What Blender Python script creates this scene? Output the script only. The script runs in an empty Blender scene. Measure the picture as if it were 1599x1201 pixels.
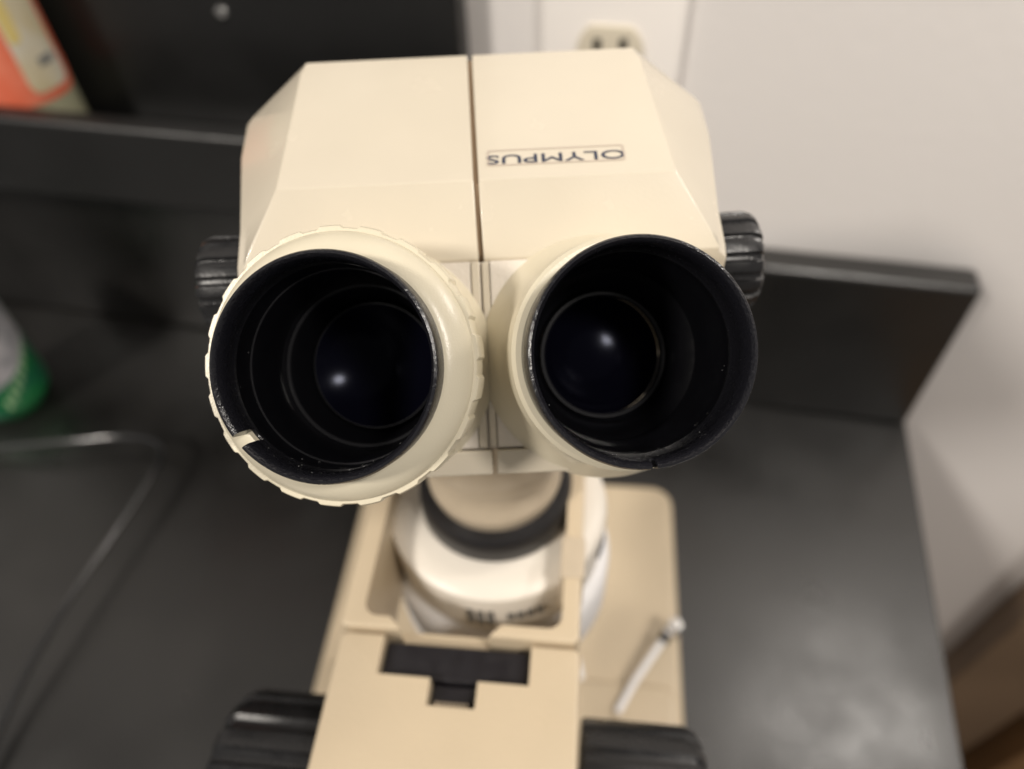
import bpy, bmesh, math, random
from mathutils import Vector, Matrix
random.seed(4)
C = bpy.context.scene
R = math.radians

# ------------------------------------------------------------------ camera
def unit(v): v = Vector(v); return v / v.length
FPX = 1155.0
nad = unit((50, 1010, FPX))                       # straight down, in camera axes (right, down, forward)
sx = .14
xa = unit((1, sx, -(50 + 1010*sx)/FPX))           # along the wall
za = -nad
ya = za.cross(xa)                                 # towards the wall
rowr = Vector((xa[0], ya[0], za[0])); rowd = Vector((xa[1], ya[1], za[1])); rowf = Vector((xa[2], ya[2], za[2]))
cam_d = bpy.data.cameras.new('camera'); cam = bpy.data.objects.new('camera', cam_d); C.collection.objects.link(cam)
m = Matrix((( rowr.x, -rowd.x, -rowf.x, 0), (rowr.y, -rowd.y, -rowf.y, 0), (rowr.z, -rowd.z, -rowf.z, .45), (0, 0, 0, 1)))
cam.matrix_world = m
cam_d.sensor_width = 36; cam_d.lens = 36*FPX/1599
cam_d.clip_start = .005; cam_d.clip_end = 60
cam_d.dof.use_dof = True; cam_d.dof.focus_distance = .139; cam_d.dof.aperture_fstop = 7.8
C.camera = cam

# ------------------------------------------------------------------ world, lamps, exposure
w = bpy.data.worlds.new('World'); C.world = w; w.use_nodes = True
w.node_tree.nodes['Background'].inputs[0].default_value = (1.0, .95, .90, 1)
w.node_tree.nodes['Background'].inputs[1].default_value = .22
def lamp(name, loc, aim, size, power, col, sy=None):
    d = bpy.data.lights.new(name, 'AREA'); d.energy = power; d.color = col; d.size = size
    d.shape = 'DISK'
    if sy: d.shape = 'RECTANGLE'; d.size_y = sy
    o = bpy.data.objects.new(name, d); C.collection.objects.link(o); o.location = loc
    o.rotation_euler = (Vector(aim) - Vector(loc)).to_track_quat('-Z', 'Y').to_euler(); return o
lamp('ceiling_light', (-1.35, -1.40, 1.90), (0, .2, .2), .35, 43, (1, .93, .84))
lamp('ceiling_light', (.95, -.55, 1.95), (0, .2, .2), .28, 21, (1, .93, .85))
lamp('added_sheen_lamp', (.34, .375, .62), (.14, .20, 0), .07, .85, (1, .94, .87))  # unseen lamp added near the wall to put a sheen on the desk
C.view_settings.view_transform = 'Standard'; C.view_settings.look = 'None'
C.view_settings.exposure = .14; C.view_settings.gamma = 1
C.cycles.use_denoising = True
C.cycles.sample_clamp_indirect = 6

# ------------------------------------------------------------------ materials
def mat(name, col, rough=.5, metal=0, bump=0, bscale=400, var=0, vscale=12, coat=0, trans=0, rvar=0, spec=.5, col2=None):
    M = bpy.data.materials.new(name); M.use_nodes = True
    nt = M.node_tree; p = nt.nodes['Principled BSDF']
    p.inputs['Base Color'].default_value = (*col, 1); p.inputs['Roughness'].default_value = rough
    p.inputs['Metallic'].default_value = metal; p.inputs['Coat Weight'].default_value = coat
    p.inputs['Transmission Weight'].default_value = trans; p.inputs['Specular IOR Level'].default_value = spec
    tc = nt.nodes.new('ShaderNodeTexCoord')
    def noise(s, d=4):
        n = nt.nodes.new('ShaderNodeTexNoise'); n.inputs['Scale'].default_value = s; n.inputs['Detail'].default_value = d
        nt.links.new(tc.outputs['Object'], n.inputs['Vector']); return n
    if var or col2:
        n = noise(vscale, 6); r = nt.nodes.new('ShaderNodeValToRGB')
        c2 = col2 or tuple(c*(1-var) for c in col)
        r.color_ramp.elements[0].position = .35; r.color_ramp.elements[1].position = .68
        r.color_ramp.elements[0].color = (*c2, 1); r.color_ramp.elements[1].color = (*col, 1)
        nt.links.new(n.outputs['Fac'], r.inputs['Fac']); nt.links.new(r.outputs['Color'], p.inputs['Base Color'])
    if rvar:
        n = noise(vscale*2.3, 5); mr = nt.nodes.new('ShaderNodeMapRange')
        mr.inputs['From Min'].default_value = .3; mr.inputs['From Max'].default_value = .7
        mr.inputs['To Min'].default_value = max(.02, rough-rvar); mr.inputs['To Max'].default_value = rough+rvar
        nt.links.new(n.outputs['Fac'], mr.inputs['Value']); nt.links.new(mr.outputs['Result'], p.inputs['Roughness'])
    if bump:
        n = noise(bscale, 3); b = nt.nodes.new('ShaderNodeBump'); b.inputs['Strength'].default_value = bump
        b.inputs['Distance'].default_value = .0005
        nt.links.new(n.outputs['Fac'], b.inputs['Height']); nt.links.new(b.outputs['Normal'], p.inputs['Normal'])
    return M
CREAM = mat('cream_enamel', (.67, .605, .49), .24, bump=.07, bscale=1500, var=.05, vscale=25, rvar=.05, coat=.35)
CREAM_R = mat('cream_textured_plastic', (.70, .64, .495), .28, bump=.1, bscale=2600, var=.05, vscale=60)
TAN = mat('tan_enamel', (.60, .495, .35), .36, bump=.3, bscale=900, var=.06, vscale=25, rvar=.06)
PANEL = mat('pale_panel_plastic', (.72, .66, .58), .42, bump=.3, bscale=1100, var=.04, vscale=30)
DARKSEAM = mat('brown_seam_rubber', (.26, .18, .11), .7)  # brown filler lying in the centre seam of the housing
CUP = mat('black_eye_cup_plastic', (.010, .010, .013), .22, bump=.3, bscale=1500, rvar=.08, vscale=300)
CUPIN = mat('black_tube_lining', (.003, .003, .004), .34, bump=.1, bscale=900, rvar=.05, vscale=100, spec=.28)
RIMGLOSS = mat('polished_black_ring', (.02, .02, .022), .12)
LENS = mat('coated_lens', (.002, .002, .005), .16, spec=.055)
LENS.node_tree.nodes['Principled BSDF'].inputs['Specular Tint'].default_value = (.72, .78, 1, 1)
KNOB = mat('black_knob_plastic', (.011, .011, .012), .30, bump=.2, bscale=900, rvar=.08, vscale=80)
SLOT = mat('black_dovetail_metal', (.012, .011, .014), .4, rvar=.1, vscale=80)
CHROME = mat('bright_metal', (.8, .79, .77), .18, metal=1)
WHITE = mat('white_lamp_housing', (.78, .73, .65), .38, bump=.15, bscale=700, var=.03)
WHITE2 = mat('white_diffuser_plastic', (.90, .89, .89), .45)
COLLAR = mat('black_rubber_ring', (.012, .012, .014), .4)
BARREL = mat('aged_grey_cream_barrel', (.58, .49, .37), .3, var=.1, vscale=60)
LOGO = mat('blue_print', (.03, .04, .075), .5)
DECAL = mat('decal_rim', (.50, .41, .35), .4)
INK = mat('dark_print', (.05, .05, .05), .5)
DESK = mat('black_laminate', (.013, .012, .011), .36, bump=.35, bscale=500, var=.55, vscale=9, rvar=.09, spec=.9)
SHELF = mat('black_painted_board', (.012, .012, .012), .38, bump=.3, bscale=300, var=.3, vscale=9, rvar=.06)
EDGE = mat('worn_black_edge', (.07, .066, .064), .38, var=.4, vscale=14)
WALL = mat('white_wall_paint', (.78, .75, .73), .55, bump=.4, bscale=120, var=.03, vscale=3)
PLATE = mat('white_cover_plate', (.90, .86, .82), .3)
IVORY = mat('ivory_socket_face', (.66, .60, .48), .35)
HOLE = mat('socket_slot', (.03, .028, .02), .6)
GLASSY = mat('pale_green_plastic', (.40, .39, .26), .25, coat=.3)
RED = mat('red_orange_label', (.72, .13, .06), .42, col2=(.78, .22, .13), vscale=35)
ORANGE = mat('orange_label_edge', (.60, .10, .03), .42)
STICK = mat('white_sticker', (.70, .66, .56), .5, col2=(.62, .52, .30), vscale=30)
YEL = mat('yellow_print', (.75, .60, .22), .5)
GREEN = mat('green_can_paint', (.02, .25, .06), .3, col2=(.02, .16, .09), vscale=45, metal=.2, coat=.4)
CANW = mat('white_can_print', (.60, .58, .60), .4, col2=(.30, .30, .32), vscale=85)
CANP = mat('pale_green_lettering', (.35, .55, .30), .4)
SILVER = mat('aluminium', (.7, .7, .7), .3, metal=1)
CORD = mat('black_cord_sheath', (.018, .018, .019), .15, spec=1)
WOOD = mat('dark_brown_wood', (.24, .165, .105), .5, var=.3, vscale=5)
OAKB = mat('orange_brown_wood', (.34, .19, .08), .5, var=.3, vscale=5)
OAK = mat('orange_wood_floor', (.26, .17, .10), .55, var=.3, vscale=6)
GREYP = mat('grey_print', (.22, .22, .21), .5)
DUST = mat('dust_specks', (.30, .30, .30), .8)

# ------------------------------------------------------------------ helpers
wloc = {}
def link(name, bm, m_, parent=None, smooth=35, bev=0, seg=3, center=True):
    """verts of bm are in world coordinates"""
    if isinstance(bm, bpy.types.Mesh): me = bm
    else:
        bmesh.ops.recalc_face_normals(bm, faces=bm.faces)
        me = bpy.data.meshes.new(name); bm.to_mesh(me); bm.free()
    lo = Vector([min(v.co[i] for v in me.vertices) for i in range(3)]); hi = Vector([max(v.co[i] for v in me.vertices) for i in range(3)])
    c = (lo+hi)/2; c.z = lo.z if parent is None else c.z
    me.transform(Matrix.Translation(-c)); me.materials.clear()
    for q in (m_ if isinstance(m_, list) else [m_]): me.materials.append(q)
    o = bpy.data.objects.new(name, me); C.collection.objects.link(o)
    if parent: o.parent = parent; o.location = c - wloc[parent.name]
    else: o.location = c
    wloc[o.name] = c
    if bev:
        b = o.modifiers.new('bevel', 'BEVEL'); b.width = bev; b.segments = seg; b.limit_method = 'ANGLE'; b.angle_limit = R(20); b.harden_normals = False
    if smooth:
        for p in me.polygons: p.use_smooth = True
        if not bev or True:
            try: me.set_sharp_from_angle(angle=R(smooth))
            except Exception: pass
    return o
def thing(name, label, cat, loc, group=None):
    o = bpy.data.objects.new(name, None); C.collection.objects.link(o); o.location = loc; o.empty_display_size = .02
    wloc[o.name] = Vector(loc); o['label'] = label; o['category'] = cat
    if group: o['group'] = group
    return o
def I(p): return Vector(p)
def frame(org, yaw):
    a = R(yaw); X = Vector((math.cos(a), math.sin(a), 0)); Y = Vector((-math.sin(a), math.cos(a), 0)); O = Vector(org)
    return lambda p: O + X*p[0] + Y*p[1] + Vector((0, 0, p[2]))
def box(bm, x0, x1, y0, y1, z0, z1, f=I):
    vs = [bm.verts.new(f((x, y, z))) for x in (x0, x1) for y in (y0, y1) for z in (z0, z1)]
    for q in ((0,1,3,2),(4,6,7,5),(0,4,5,1),(2,3,7,6),(0,2,6,4),(1,5,7,3)): bm.faces.new([vs[i] for i in q])
    return bm
def loft(bm, secs, close=True, cap=True):
    rings = [[bm.verts.new(p) for p in s] for s in secs]; n = len(rings[0])
    for a, b in zip(rings, rings[1:]):
        for i in range(n if close else n-1): bm.faces.new((a[i], a[(i+1) % n], b[(i+1) % n], b[i]))
    if cap: bm.faces.new(rings[0][::-1]); bm.faces.new(rings[-1])
    return bm
def lathe(bm, org, axis, prof, n=96, up=None, closed=False, rad=None):
    """prof: (distance along axis, radius)."""
    axis = Vector(axis).normalized(); up = Vector(up or ((0, 0, 1) if abs(axis.z) < .9 else (0, 1, 0))); u = axis.cross(up).normalized(); v = u.cross(axis).normalized()
    rings = []
    for t, r in prof:
        if r < 1e-7: rings.append([bm.verts.new(Vector(org)+axis*t)]); continue
        ring = []
        for i in range(n):
            a = 2*math.pi*i/n; rr = r*(rad(a, t, r) if rad else 1)
            ring.append(bm.verts.new(Vector(org)+axis*t+u*math.cos(a)*rr+v*math.sin(a)*rr))
        rings.append(ring)
    prs = list(zip(rings, rings[1:])) + ([(rings[-1], rings[0])] if closed else [])
    for a, b in prs:
        for i in range(n):
            j = (i+1) % n
            if len(a) == 1 and len(b) == 1: continue
            if len(a) == 1: bm.faces.new((a[0], b[j], b[i]))
            elif len(b) == 1: bm.faces.new((a[i], a[j], b[0]))
            else: bm.faces.new((a[i], a[j], b[j], b[i]))
    return bm
def rrect(x0, x1, y0, y1, r, n=8):
    pts = []
    for cx, cy, a0 in ((x1-r, y0+r, -90), (x1-r, y1-r, 0), (x0+r, y1-r, 90), (x0+r, y0+r, 180)):
        for k in range(n+1):
            a = R(a0+90*k/n); pts.append((cx+r*math.cos(a), cy+r*math.sin(a)))
    return pts
def plate(bm, pts, z0, z1, f=I, ch=0):
    secs = [[f((x, y, z0)) for x, y in pts]]
    if ch:
        cx = sum(p[0] for p in pts)/len(pts); cy = sum(p[1] for p in pts)/len(pts)
        def ins(d):
            out = []; n = len(pts)
            for i in range(n):
                a = Vector(pts[i-1]); b = Vector(pts[(i+1) % n]); t = (b-a).normalized(); out.append((pts[i][0]-t.y*d, pts[i][1]+t.x*d))
            return out
        for k in range(5):
            a = R(90*k/4); q = ins(ch*(1-math.cos(a))); secs.append([f((x, y, z1-ch+ch*math.sin(a))) for x, y in q])
    else: secs.append([f((x, y, z1)) for x, y in pts])
    return loft(bm, secs)
def tube(bm, pts, r, n=12):
    rings = []
    for i, p in enumerate(pts):
        p = Vector(p); t = (Vector(pts[min(i+1, len(pts)-1)])-Vector(pts[max(i-1, 0)])).normalized()
        u = t.cross(Vector((0, 0, 1))); u = u.normalized() if u.length > 1e-4 else Vector((1, 0, 0)); v = u.cross(t)
        rings.append([p+u*math.cos(2*math.pi*k/n)*r+v*math.sin(2*math.pi*k/n)*r for k in range(n)])
    return loft(bm, rings)
def spline(P, k=12):
    P = [Vector(p) for p in P]; out = []
    for i in range(len(P)-1):
        a, b, c, d = P[max(i-1, 0)], P[i], P[i+1], P[min(i+2, len(P)-1)]
        for j in range(k):
            t = j/k; out.append(.5*((2*b)+(c-a)*t+(2*a-5*b+4*c-d)*t*t+(3*b-a-3*c+d)*t**3))
    out.append(P[-1]); return out
def cut(bm, cutters):
    """boolean difference of bm with a list of bmeshes; returns a mesh"""
    bmesh.ops.recalc_face_normals(bm, faces=bm.faces)
    me = bpy.data.meshes.new('work'); bm.to_mesh(me); bm.free(); o = bpy.data.objects.new('work', me); C.collection.objects.link(o)
    tmp = []
    for cb in cutters:
        bmesh.ops.recalc_face_normals(cb, faces=cb.faces)
        cm = bpy.data.meshes.new('cutter'); cb.to_mesh(cm); cb.free(); co = bpy.data.objects.new('cutter', cm); C.collection.objects.link(co); tmp.append(co)
        b = o.modifiers.new('b', 'BOOLEAN'); b.operation = 'DIFFERENCE'; b.object = co; b.solver = 'EXACT'
    dg = bpy.context.evaluated_depsgraph_get(); dg.update()
    res = bpy.data.meshes.new_from_object(o.evaluated_get(dg))
    for q in tmp + [o]: bpy.data.objects.remove(q)
    return res
def text_mesh(s, size, extrude, mapf, sxs=1.0, bold=0):
    cu = bpy.data.curves.new('t', 'FONT'); cu.body = s; cu.size = size; cu.align_x = 'CENTER'; cu.align_y = 'CENTER'; cu.extrude = extrude; cu.offset = bold; cu.resolution_u = 4
    o = bpy.data.objects.new('t', cu); C.collection.objects.link(o)
    dg = bpy.context.evaluated_depsgraph_get(); dg.update()
    me = bpy.data.meshes.new_from_object(o.evaluated_get(dg)); bpy.data.objects.remove(o)
    for v in me.vertices: v.co = mapf(v.co.x*sxs, v.co.y, v.co.z)
    return me
def patch(bm, c, r, a0, a1, z0, z1, th=.0004, na=24, nz=16, corner=0, zf=None):
    """curved label wrapped on an upright cylinder (a thin solid)"""
    def P(a, z, rr): return Vector((c[0]+rr*math.cos(a), c[1]+rr*math.sin(a), z))
    g = []
    for rr in (r, r+th):
        G = []
        for i in range(na+1):
            a = a0+(a1-a0)*i/na; s = min(i, na-i)/na*abs(a1-a0)*r
            d = corner-math.sqrt(max(0, corner**2-(corner-s)**2)) if corner and s < corner else 0
            lo, hi = z0+d, z1-d
            if zf: lo, hi = zf(i/na, lo, hi)
            G.append([bm.verts.new(P(a, lo+(hi-lo)*j/nz, rr)) for j in range(nz+1)])
        g.append(G)
    for G in g:
        for i in range(na):
            for j in range(nz): bm.faces.new((G[i][j], G[i+1][j], G[i+1][j+1], G[i][j+1]))
    A, B = g
    for i in range(na):
        for j in (0, nz): bm.faces.new((A[i][j], A[i+1][j], B[i+1][j], B[i][j]))
    for j in range(nz):
        for i in (0, na): bm.faces.new((A[i][j], A[i][j+1], B[i][j+1], B[i][j]))
    return bm
N = bmesh.new

# ------------------------------------------------------------------ the setting
def struct(o): o['kind'] = 'structure'; return o
WY = .420
struct(link('wall', box(N(), -1.6, 1.9, WY, WY+.12, -.75, 1.6), WALL))
struct(link('floor', box(N(), -1.6, 1.9, -1.2, WY, -.80, -.75), OAK))

# desk with its upstand
desk = thing('desk', 'black laminate desk with a raised backsplash, under the microscope', 'desk', (-.25, .1, -.75))
link('desk_top', box(N(), -.95, .2045, -.35, .4185, -.032, 0), DESK, desk, bev=.0012)
link('backsplash', box(N(), -.95, .2035, .3955, .4185, .0005, .1345), DESK, desk, bev=.0035)
for x in (-.92, .16):
    for y in (-.30, .36): link('leg', box(N(), x, x+.03, y, y+.03, -.75, -.0325), SHELF, desk)

# black shelf unit on the left
sh = thing('shelf_unit', 'black shelf with a tall back board and a front lip, left behind the microscope', 'shelf', (-.4, .38, .135))
link('back_board', box(N(), -.80, -.1215, .400, .4180, .1355, .75), SHELF, sh, bev=.001)
link('shelf_board', box(N(), -.80, -.1225, .3445, .3995, .1885, .2015), SHELF, sh, bev=.001)
fl = link('front_lip', box(N(), -.80, -.1225, .329, .344, .184, .2370), [SHELF], sh, bev=.003)
link('side_board', box(N(), -.1365, -.1225, .3445, .3995, .1355, .188), SHELF, sh, bev=.001)
link('screw', lathe(N(), (-.2645, .3998, .274), (0, -1, 0), [(0, 0), (0, .0040), (.0012, .0035), (.0017, .0015), (.0012, 0)], 24), CHROME, sh)

# wall outlet
ot = thing('wall_outlet', 'white wall outlet with an ivory socket, right above the microscope head', 'outlet', (-.039, WY, .2235))
def OW(p): return Vector((-.039+p[0], WY-p[2], .2235+p[1]))
link('cover_plate', plate(N(), rrect(-.0395, .0395, -.064, .085, .003), 0.0002, .006, OW, ch=.0025), PLATE, ot)
for dz in (.036, -.021):
    s_pts = [(x*.0185, max(-.0145, min(.0145, y*.0185))+dz) for x, y in [(math.cos(R(a)), math.sin(R(a))) for a in range(0, 360, 6)]]
    sk = link('socket', plate(N(), s_pts, .006, .0082, OW, ch=.0012), IVORY, ot)
    for x, hh in ((-.0072, .0046), (.0072, .0054)):
        link('slot', box(N(), x-.0022, x+.0022, dz-hh+.003, dz+hh+.003, .0075, .0085, OW), HOLE, sk)
    link('slot', lathe(N(), OW((0, dz-.0075, .0075)), (0, -1, 0), [(0, 0), (0, .0024), (.001, .0024), (.001, 0)], 20), HOLE, sk)

# brown wooden cabinet low on the right
cb = thing('wooden_cabinet', 'dark brown wooden cabinet low beside the wall, right of the desk', 'cabinet', (.6, .3, -.75))
link('side_panel', box(N(), .392, .486, .385, .418, -.7495, -.02), WOOD, cb, bev=.002)
link('cabinet_body', box(N(), .508, 1.0, .36, .418, -.7495, -.02), OAKB, cb, bev=.002)
link('rail', box(N(), .4865, .5075, .39, .415, -.46, -.05), WOOD, cb)

# bottle on the shelf
BX, BY, BZ = -.3990, .372, .2018; BR = .0265
bt = thing('plastic_bottle', 'pale bottle wrapped in a red label with a white sticker, on the black shelf', 'bottle', (BX, BY, BZ))
link('body', lathe(N(), (BX, BY, BZ), (0, 0, 1), [(0, 0), (0, BR*.86), (.003, BR*.97), (.008, BR), (.150, BR), (.165, BR*.85), (.178, BR*.5), (.182, .011), (.196, .011), (.196, 0)], 64), GLASSY, bt)
link('cap', lathe(N(), (BX, BY, BZ+.1965), (0, 0, 1), [(0, 0), (0, .013), (.016, .013), (.018, .011), (.018, 0)], 40), WHITE2, bt)
ca = math.atan2(-BY, -BX)        # towards the viewer
lb = link('label', patch(N(), (BX, BY), BR+.0002, ca-2.2, ca+1.32, BZ+.030, BZ+.148, corner=.010), RED, bt)
st = link('sticker', patch(N(), (BX, BY), BR+.0008, ca+.05, ca+1.02, BZ+.036, BZ+.105, corner=.006), STICK, lb)
link('barcode', patch(N(), (BX, BY), BR+.0014, ca+.45, ca+.82, BZ+.050, BZ+.055), GREYP, st)
link('print', patch(N(), (BX, BY), BR+.0014, ca+.10, ca+.35, BZ+.066, BZ+.094, corner=.003), YEL, st)

# green can on the desk
GX, GY = -.4935, .292
cn = thing('drink_can', 'green drink can with a white printed panel, standing on the desk at the far left', 'can', (GX, GY, 0))
link('body', lathe(N(), (GX, GY, .0004), (0, 0, 1), [(0, 0), (0, .024), (.004, .0265), (.012, .0325), (.018, .0335), (.108, .0335), (.118, .028), (.120, .027)], 72), GREEN, cn)
link('lid', lathe(N(), (GX, GY, .1205), (0, 0, 1), [(0, 0), (0, .0275), (.002, .0275), (.002, .025), (-.0005+.001, .024), (.0005, 0)], 48), SILVER, cn)
ga = math.atan2(-GY, -GX)
link('printed_panel', patch(N(), (GX, GY), .0337, ga-1.0, ga+1.25, .030, .105, na=40, zf=lambda s, lo, hi: (lo+.034*s*s+.010*(1-s), hi)), CANW, cn)
for k in range(7):
    a = ga-.2+k*.17
    link('lettering', patch(N(), (GX, GY), .0338, a, a+.10, .020+.0055*k, .029+.0050*k, na=4, nz=4), CANP, cn)

# cord on the desk
cd = link('power_cord', tube(N(), spline([(-.60, .215, .010), (-.52, .222, .012), (-.461, .2385, .014), (-.405, .253, .017), (-.365, .263, .019), (-.336, .260, .021), (-.326, .243, .022), (-.326, .205, .021), (-.328, .165, .020), (-.330, .122, .018), (-.330, .085, .014), (-.326, .045, .008), (-.310, -.02, .004), (-.29, -.12, .003)]), .0022), CORD)
cd['label'] = 'thin black cord looping over the desk at the lower left'; cd['category'] = 'cord'

# ------------------------------------------------------------------ the microscope
mi = thing('stereo_microscope', 'cream stereo microscope with two black eyepiece cups, standing on the black desk', 'microscope', (-.03, .14, 0))
S = frame((0, 0, 0), 6.7)
# base
bs = N(); plate(bs, rrect(-.142, .0685, .008, .288, .014), .004, .020, S, ch=.004)
base = link('base', bs, TAN, mi)
link('base_step', plate(N(), rrect(-.1385, .0655, .011, .152, .010), .0195, .0255, S, ch=.003), TAN, base)
for x, y in ((-.12, .03), (.045, .03), (-.12, .265), (.045, .265)):
    link('rubber_foot', lathe(N(), S((x, y, 0)), (0, 0, 1), [(0, 0), (0, .009), (.005, .009), (.005, 0)], 24), COLLAR, base)
AX = Vector((-.0445, .1445, 0))
link('stage_plate', lathe(N(), AX+Vector((0, 0, .0203)), (0, 0, 1), [(0, 0), (0, .040), (.003, .040), (.0035, .0395), (.0035, 0)], 72), WHITE2, mi)
# stage clip: rod with a shiny end
cl = link('stage_clip', tube(N(), [S((.031, .134, .0285)), S((.040, .150, .031)), S((.060, .179, .037))], .0021), WHITE2, mi)
link('clip_screw', lathe(N(), S((.063, .1815, .0204)), (0, 0, 1), [(0, 0), (0, .003), (.012, .003), (.0125, .0042), (.0190, .0046), (.0205, .0035), (.021, 0)], 28), CHROME, cl)
link('clip_ferrule', tube(N(), [S((.0555, .1725, .0355)), S((.0585, .1768, .0365))], .0032), SLOT, cl)
# column below the focus block
link('column', plate(N(), rrect(-.062, -.004, .012, .068, .006), .0258, .150, S), TAN, mi)
# focus block with its T-shaped slot
XB0, XB1 = -.0700, .0055
fb = N(); plate(fb, rrect(XB0, XB1, .004, .0895, .0025), .1505, .2245, S, ch=.0012)
c1 = N(); box(c1, -.0560, -.0097, .0770, .0920, .205, .230, S)
c2 = N(); box(c2, -.0395, -.0250, .0690, .0775, .205, .230, S)
blk = link('focus_block', cut(fb, [c1, c2]), TAN, mi)
link('dovetail_slide', box(N(), -.0554, -.0103, .0776, .0885, .1985, .2205, S), SLOT, blk, bev=.0006)
link('slide_stem', box(N(), -.0390, -.0255, .0718, .0770, .1985, .2190, S), SLOT, blk, bev=.0006)
rk = N()
for k in range(7): box(rk, -.0375+k*.0015, -.0367+k*.0015, .0700, .0716, .1990, .2203, S)
link('rack_teeth', rk, BARREL, blk)
# arm: hollow frame going back under the head
ar = N(); plate(ar, rrect(XB0-.0010, XB1-.0005, .0905, .196, .0025), .1790, .2260, S, ch=.0012)
c3 = N(); plate(c3, rrect(-.0640, -.0008, .0945, .188, .0045), .170, .235, S)
c4 = N(); plate(c4, [(-.0500, .0892), (-.0245, .0892), (-.0175, .0965), (-.0570, .0965)], .2140, .235, S)
arm = link('arm_frame', cut(ar, [c3, c4]), TAN, mi)
link('arm_clip', plate(N(), rrect(-.0022, .0058, .112, .127, .001), .2050, .2268, S, ch=.0006), BARREL, arm)
# focus knobs
def fluted(bm, org, axis, prof, n_fl, depth, up=None, duty=.5):
    def rad(a, t, r):
        if r < .45*max(p[1] for p in prof): return 1
        s = (a*n_fl/(2*math.pi)) % 1; v = abs(s-.5)*2
        k = max(0, min(1, (v-(1-duty))/.22)); k = k*k*(3-2*k)
        return 1-depth*k
    return lathe(bm, org, axis, prof, 12*n_fl, up=up, rad=rad)
SXv = S((1, 0, 0))-S((0, 0, 0))
for side, x0, x1 in ((-1, XB0-.0006, -.1075), (1, XB1+.0006, .0455)):
    L = abs(x1-x0); o_ = S((x0, .0545, .181)); r0 = .0272
    kb = link('focus_knob', fluted(N(), o_, SXv*side, [(0, 0), (0, .010), (.0012, .0125), (.0012, r0*.97), (.0022, r0), (L-.005, r0), (L-.002, r0*.95), (L, r0*.86), (L, 0)], 16, .055), KNOB, mi)
    link('knob_cap', lathe(N(), o_+SXv*side*(L-.0005), SXv*side, [(0, 0), (0, .0140), (.004, .0135), (.0055, .011), (.006, 0)], 40), CHROME, kb)

# objective barrel, collar, ring light
link('objective_barrel', lathe(N(), AX, (0, 0, 1), [(.205, 0), (.205, .0190), (.2205, .0222), (.2300, .0228), (.2325, .0238), (.2370, .0238), (.2385, .0230), (.246, .0222), (.2475, .0236), (.262, .0240), (.264, .030), (.284, .034), (.300, .034), (.300, 0)], 96), BARREL, mi)
link('lens_collar', lathe(N(), AX, (0, 0, 1), [(.2156, .0185), (.2156, .0272), (.2166, .0281), (.2215, .0281), (.2262, .0276), (.2280, .0262), (.2280, .0190)], 96, closed=True), COLLAR, mi)
rl = link('ring_light', lathe(N(), AX, (0, 0, 1), [(.1855, .020), (.1855, .0390), (.1865, .0398), (.2095, .0412), (.2125, .0405), (.2143, .0380), (.2152, .0330), (.2153, .0180)], 128, closed=True), WHITE, mi)
link('diffuser_ring', lathe(N(), AX, (0, 0, 1), [(.150, .020), (.150, .0430), (.153, .0440), (.178, .0440), (.1825, .0425), (.1850, .0395), (.1850, .0200)], 128, closed=True), WHITE2, rl)
# blurred dark print round its rim
def rimprint(a0, a1, z0, z1): return patch(N(), (AX.x, AX.y), .0406, a0, a1, z0, z1, th=.0006, na=6, nz=2)
base_a = math.atan2(-AX.y, -AX.x)
for row, (zz, hh, k0, k1) in enumerate(((.2025, .0042, 0, 3), (.1965, .0034, 0, 3), (.2005, .0040, 4, 8))):
    for k in range(k0, k1):
        a = R(-93)+k*R(5.0)
        link('rim_print', rimprint(a, a+R(3.4), zz-hh/2, zz+hh/2), INK, rl)
link('rim_badge', patch(N(), (AX.x, AX.y), .0410, R(-14), R(-4), .1985, .2055, th=.0005, na=6, nz=2), LOGO, rl)

# ---------------- head
H = frame((-.0277, .0899, .350), 14.0)
def Hd(v): return H(v)-H((0, 0, 0))
t_inc = R(47.0)
# eyepiece axes
ax = {}
for s in (-1, 1):
    cc = R(-5.0*s)
    ax[s] = (H((.0300*s - .0004, 0, 0)), Hd((math.sin(cc), math.cos(t_inc)*math.cos(cc), -math.sin(t_inc)*math.cos(cc))))
def bores():
    out = []
    for s in (-1, 1):
        o_, d_ = ax[s]; out.append(lathe(N(), o_, d_, [(.005, 0), (.005, .0214), (.060, .0214), (.060, 0)], 64))
    return out
SEAM = -.0026
def sec(y, wo, wf, zo, zt, s, zb):          # half section, s = side
    g = .0006
    cx = SEAM*(y/.1)
    return [H(p) for p in ((cx+s*g, y, zb), (cx+s*wo, y, zb), (cx+s*wo, y, zo), (cx+s*(wo-.0022), y, zo+.0021), (cx+s*wf, y, zt), (cx+s*g, y, zt))]
for s in (-1, 1):
    b = N()
    secs = [sec(.0392, .0566, .0546, -.0110, -.0080, s, -.040), sec(.0420, .0568, .0525, -.0095, -.0046, s, -.046),
            sec(.0510, .0568, .0452, -.0062, .0050, s, -.050), sec(.0800, .0612, .0444, -.0042, .0084, s, -.050), sec(.0955, .0622, .0441, -.0034, .0102, s, -.050), sec(.1010, .0590, .0432, -.0034, .0104, s, -.050)]
    loft(b, secs)
    link('housing', cut(b, bores()), CREAM, mi, bev=.0014, seg=4, smooth=40)
# filler seen down the centre seam
b = N(); loft(b, [[H((SEAM*(y/.1)+dx, y, z)) for dx, z in ((-.003, zb), (.003, zb), (.003, zt), (-.003, zt))] for y, zb, zt in ((.041, -.038, -.0085), (.051, -.045, .0038), (.0995, -.045, .0096))])
link('seam_strip', b, DARKSEAM, mi)
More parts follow.
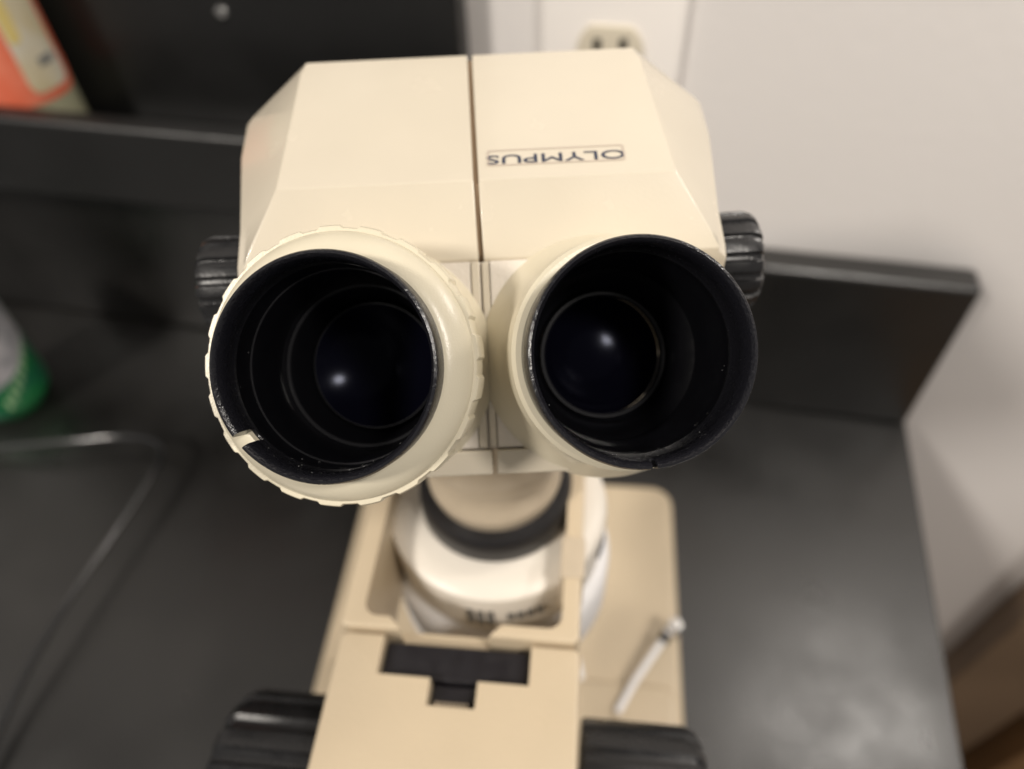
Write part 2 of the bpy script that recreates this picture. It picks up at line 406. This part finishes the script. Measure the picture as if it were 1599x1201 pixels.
# inclined front block
fv = Vector((0, math.sin(t_inc), math.cos(t_inc)))       # up the face
nv = Vector((0, -math.cos(t_inc), math.sin(t_inc)))      # out of the face
F0 = Vector((0, math.cos(t_inc)*.032, -math.sin(t_inc)*.032))
def Fp(x, u, n): return H(Vector((x, 0, 0))+F0+fv*u+nv*n)
def fbox(x0, x1, u0, u1, n0, n1): return box(N(), x0, x1, u0, u1, n0, n1, lambda p: Fp(p[0], p[1], p[2]))
link('front_block', cut(fbox(-.0470, .0400, -.0205, .0225, -.018, -.0016), bores()), PANEL, mi)
UT, UB = .0225, -.0200
link('front_panel', cut(fbox(-.0460, -.0036, UB, UT, -.0015, 0), bores()), PANEL, mi, bev=.0003, seg=2)
link('front_panel', cut(fbox(.0009, .0455, UB, UT, -.0015, 0), bores()), PANEL, mi, bev=.0003, seg=2)
link('centre_strip', fbox(-.0034, -.0015, UB, UT, -.0015, .0002), CREAM, mi, bev=.0003, seg=2)
link('centre_strip', fbox(-.0010, .0007, UB, UT, -.0015, -.0003), CREAM, mi, bev=.0003, seg=2)
link('lower_trim', fbox(-.0470, -.0006, -.0262, -.0206, -.020, .0004), CREAM, mi, bev=.0004, seg=2)
link('lower_trim', fbox(.0004, .0405, -.0262, -.0206, -.020, .0004), CREAM, mi, bev=.0004, seg=2)
# belly of the head behind the trim
b = N(); loft(b, [[H(p) for p in ((-.044, y, z0), (.0395, y, z0), (.0395, y, z1), (-.044, y, z1))] for y, z0, z1 in ((.018, -.049, -.040), (.030, -.056, -.050), (.096, -.056, -.0505))])
link('belly', b, CREAM, mi, bev=.0008)
# zoom knobs
HX = Hd((1, 0, 0))
for s, xo in ((-1, -.0560), (1, .0555)):
    o_ = H((xo, .0500, -.0215)); L = .0108 if s > 0 else .0140
    kb = link('zoom_knob', fluted(N(), o_, HX*s, [(0, 0), (0, .0122), (L-.003, .0124), (L-.001, .0116), (L, .0100), (L, 0)], 16, .08), KNOB, mi)
    link('knob_cap', lathe(N(), o_+HX*s*L, HX*s, [(-.0005, 0), (-.0005, .0065), (.0012, .006), (.0015, 0)], 32), KNOB, kb)
# eyepieces
def up_of(s):
    return Hd((0, math.sin(t_inc), math.cos(t_inc)))
for s in (-1, 1):
    o_, d_ = ax[s]; up = up_of(s)
    ep = thing('eyepiece', '', '', o_); del ep['label']; del ep['category']
    ep.parent = mi; ep.location = o_-wloc[mi.name]
    if s > 0:
        body = [(.0125, .0206), (.0112, .0212), (.0112, .0230), (.0120, .0238), (.0170, .0243), (.0178, .0238), (.024, .0243), (.029, .0260), (.0345, .0286), (.0345, .0216), (.010, .0206)]
    else:
        body = [(.0100, .0206), (.0062, .0214), (.0062, .0223), (.0066, .0234), (.0078, .0252), (.0092, .0264), (.0104, .0270), (.0108, .0270), (.0114, .0262), (.0122, .0262), (.0122, .0255), (.024, .0250), (.029, .0262), (.0345, .0285), (.0345, .0216)]
    link('eyepiece_barrel', lathe(N(), o_, d_, body[:-1] if s > 0 else body, 128, up=up, closed=True), CREAM_R, ep)
    if s < 0:
        def kr(a, t, r):
            if r < .0270: return 1
            q = (a*21/(2*math.pi)) % 1
            return 1.014 if .02 < q < .60 else .996
        link('diopter_ring', lathe(N(), o_, d_, [(.0106, .0256), (.0106, .0276), (.0112, .0279), (.0180, .0279), (.0186, .0272), (.0186, .0256)], 21*14, up=up, closed=True, rad=kr), CREAM_R, ep)
    # cup with its slot
    cl_ = .0080 if s < 0 else .0108
    cupb = lathe(N(), o_, d_, [(.0004, .0207), (-.0002, .0212), (0, .0217), (.0006, .0220), (cl_, .0219), (cl_, .02045), (.0055, .0204), (.0050, .0202), (.0010, .0205)], 144, up=up, closed=True)
    u_ = d_.cross(Vector(up)).normalized(); v_ = u_.cross(d_).normalized()
    ang = R(218) if s < 0 else R(273)
    # u_ points to the right seen from the eye side?
    if (u_.dot(Hd((1, 0, 0)))) < 0: ur = -u_
    else: ur = u_
    e1 = ur*math.cos(ang)+v_*math.sin(ang); e2 = d_.cross(e1).normalized()
    wd = .00135 if s < 0 else .0005
    dp = .0075 if s < 0 else .003
    cbm = box(N(), .0185, .0235, -wd, wd, -.002, dp, lambda p: o_+e1*p[0]+e2*p[1]+d_*p[2])
    link('eye_cup', cut(cupb, [cbm]), CUP, ep, smooth=40)
    # stepped black bore and lens
    link('tube_lining', lathe(N(), o_, d_, [(cl_+.0001, .0205), (cl_+.0001, .02025), (.0140, .02015), (.0146, .0198), (.0280, .0190), (.0300, .0172), (.0400, .0150), (.0415, .0146), (.0420, .0210), (.020, .0212), (.0140, .0205)], 128, up=up, closed=True), CUPIN, ep)
    prof = [((.0412-.0048*(k/10)**2) if s < 0 else (.0385+.0030*(k/10)**2), .0144*k/10) for k in range(11)]
    link('lens', lathe(N(), o_, d_, prof+[(.0425, .0144), (.0425, 0)], 96, up=up), LENS, ep)
    link('lens_ring', lathe(N(), o_, d_, [(.0372, .0138), (.0366, .0142), (.0366, .0147), (.0374, .0150)], 96, up=up, closed=True), RIMGLOSS, ep)
    if s < 0: link('retaining_ring', lathe(N(), o_, d_, [(.0292, .0176), (.0288, .0179), (.0288, .0182), (.0296, .0184)], 96, up=up, closed=True), RIMGLOSS, ep)
    if s < 0: link('retaining_ring', lathe(N(), o_, d_, [(.0142, .0198), (.0140, .01995), (.0140, .0201), (.0146, .0203)], 96, up=up, closed=True), RIMGLOSS, ep)

# name plate on the right of the top: printed blue, upside down to the viewer
def TOP(x, y): return .0050+(.0108-.0050)*(y-.051)/(.101-.051)
def dec(cx, cy, ang=180):
    def f(x, y, z):
        return H((cx-x, cy-y, TOP(0, cy-y)+.00012+z))
    return f
bdr = N()
P0 = rrect(-.0158, .0158, -.0031, .0023, .0006); P1 = rrect(-.01555, .01555, -.00285, .00205, .0004)
f_ = dec(.0172, .0577)
ro = [bdr.verts.new(f_(x, y, .0001)) for x, y in P0]; ri = [bdr.verts.new(f_(x, y, .0001)) for x, y in P1]
for i in range(len(P0)): j = (i+1) % len(P0); bdr.faces.new((ro[i], ro[j], ri[j], ri[i]))
nb = link('name_plate_border', bdr, DECAL, mi)
tm = text_mesh('OLYMPUS', .0042, .00006, dec(.0172, .0577), sxs=1.77, bold=0)
link('maker_name', tm, LOGO, mi, smooth=0)
# a few specks of dust inside the cups
for s in (-1, 1):
    o_, d_ = ax[s]; up = up_of(s); u_ = d_.cross(Vector(up)).normalized(); v_ = u_.cross(d_).normalized()
    if u_.dot(Hd((1, 0, 0))) < 0: u_ = -u_
    b = N()
    for k in range(42):
        a = R(random.gauss(270, 40)); t = random.uniform(.001, .0130); r = .0200
        p = o_+d_*t+u_*math.cos(a)*r+v_*math.sin(a)*r
        q = random.uniform(.00003, .00009)
        bmesh.ops.create_icosphere(b, subdivisions=1, radius=q, matrix=Matrix.Translation(p))
    dd = link('dust', b, DUST, [o for o in mi.children if o.name.startswith('eyepiece')][0 if s < 0 else 1]); dd['kind'] = 'stuff'
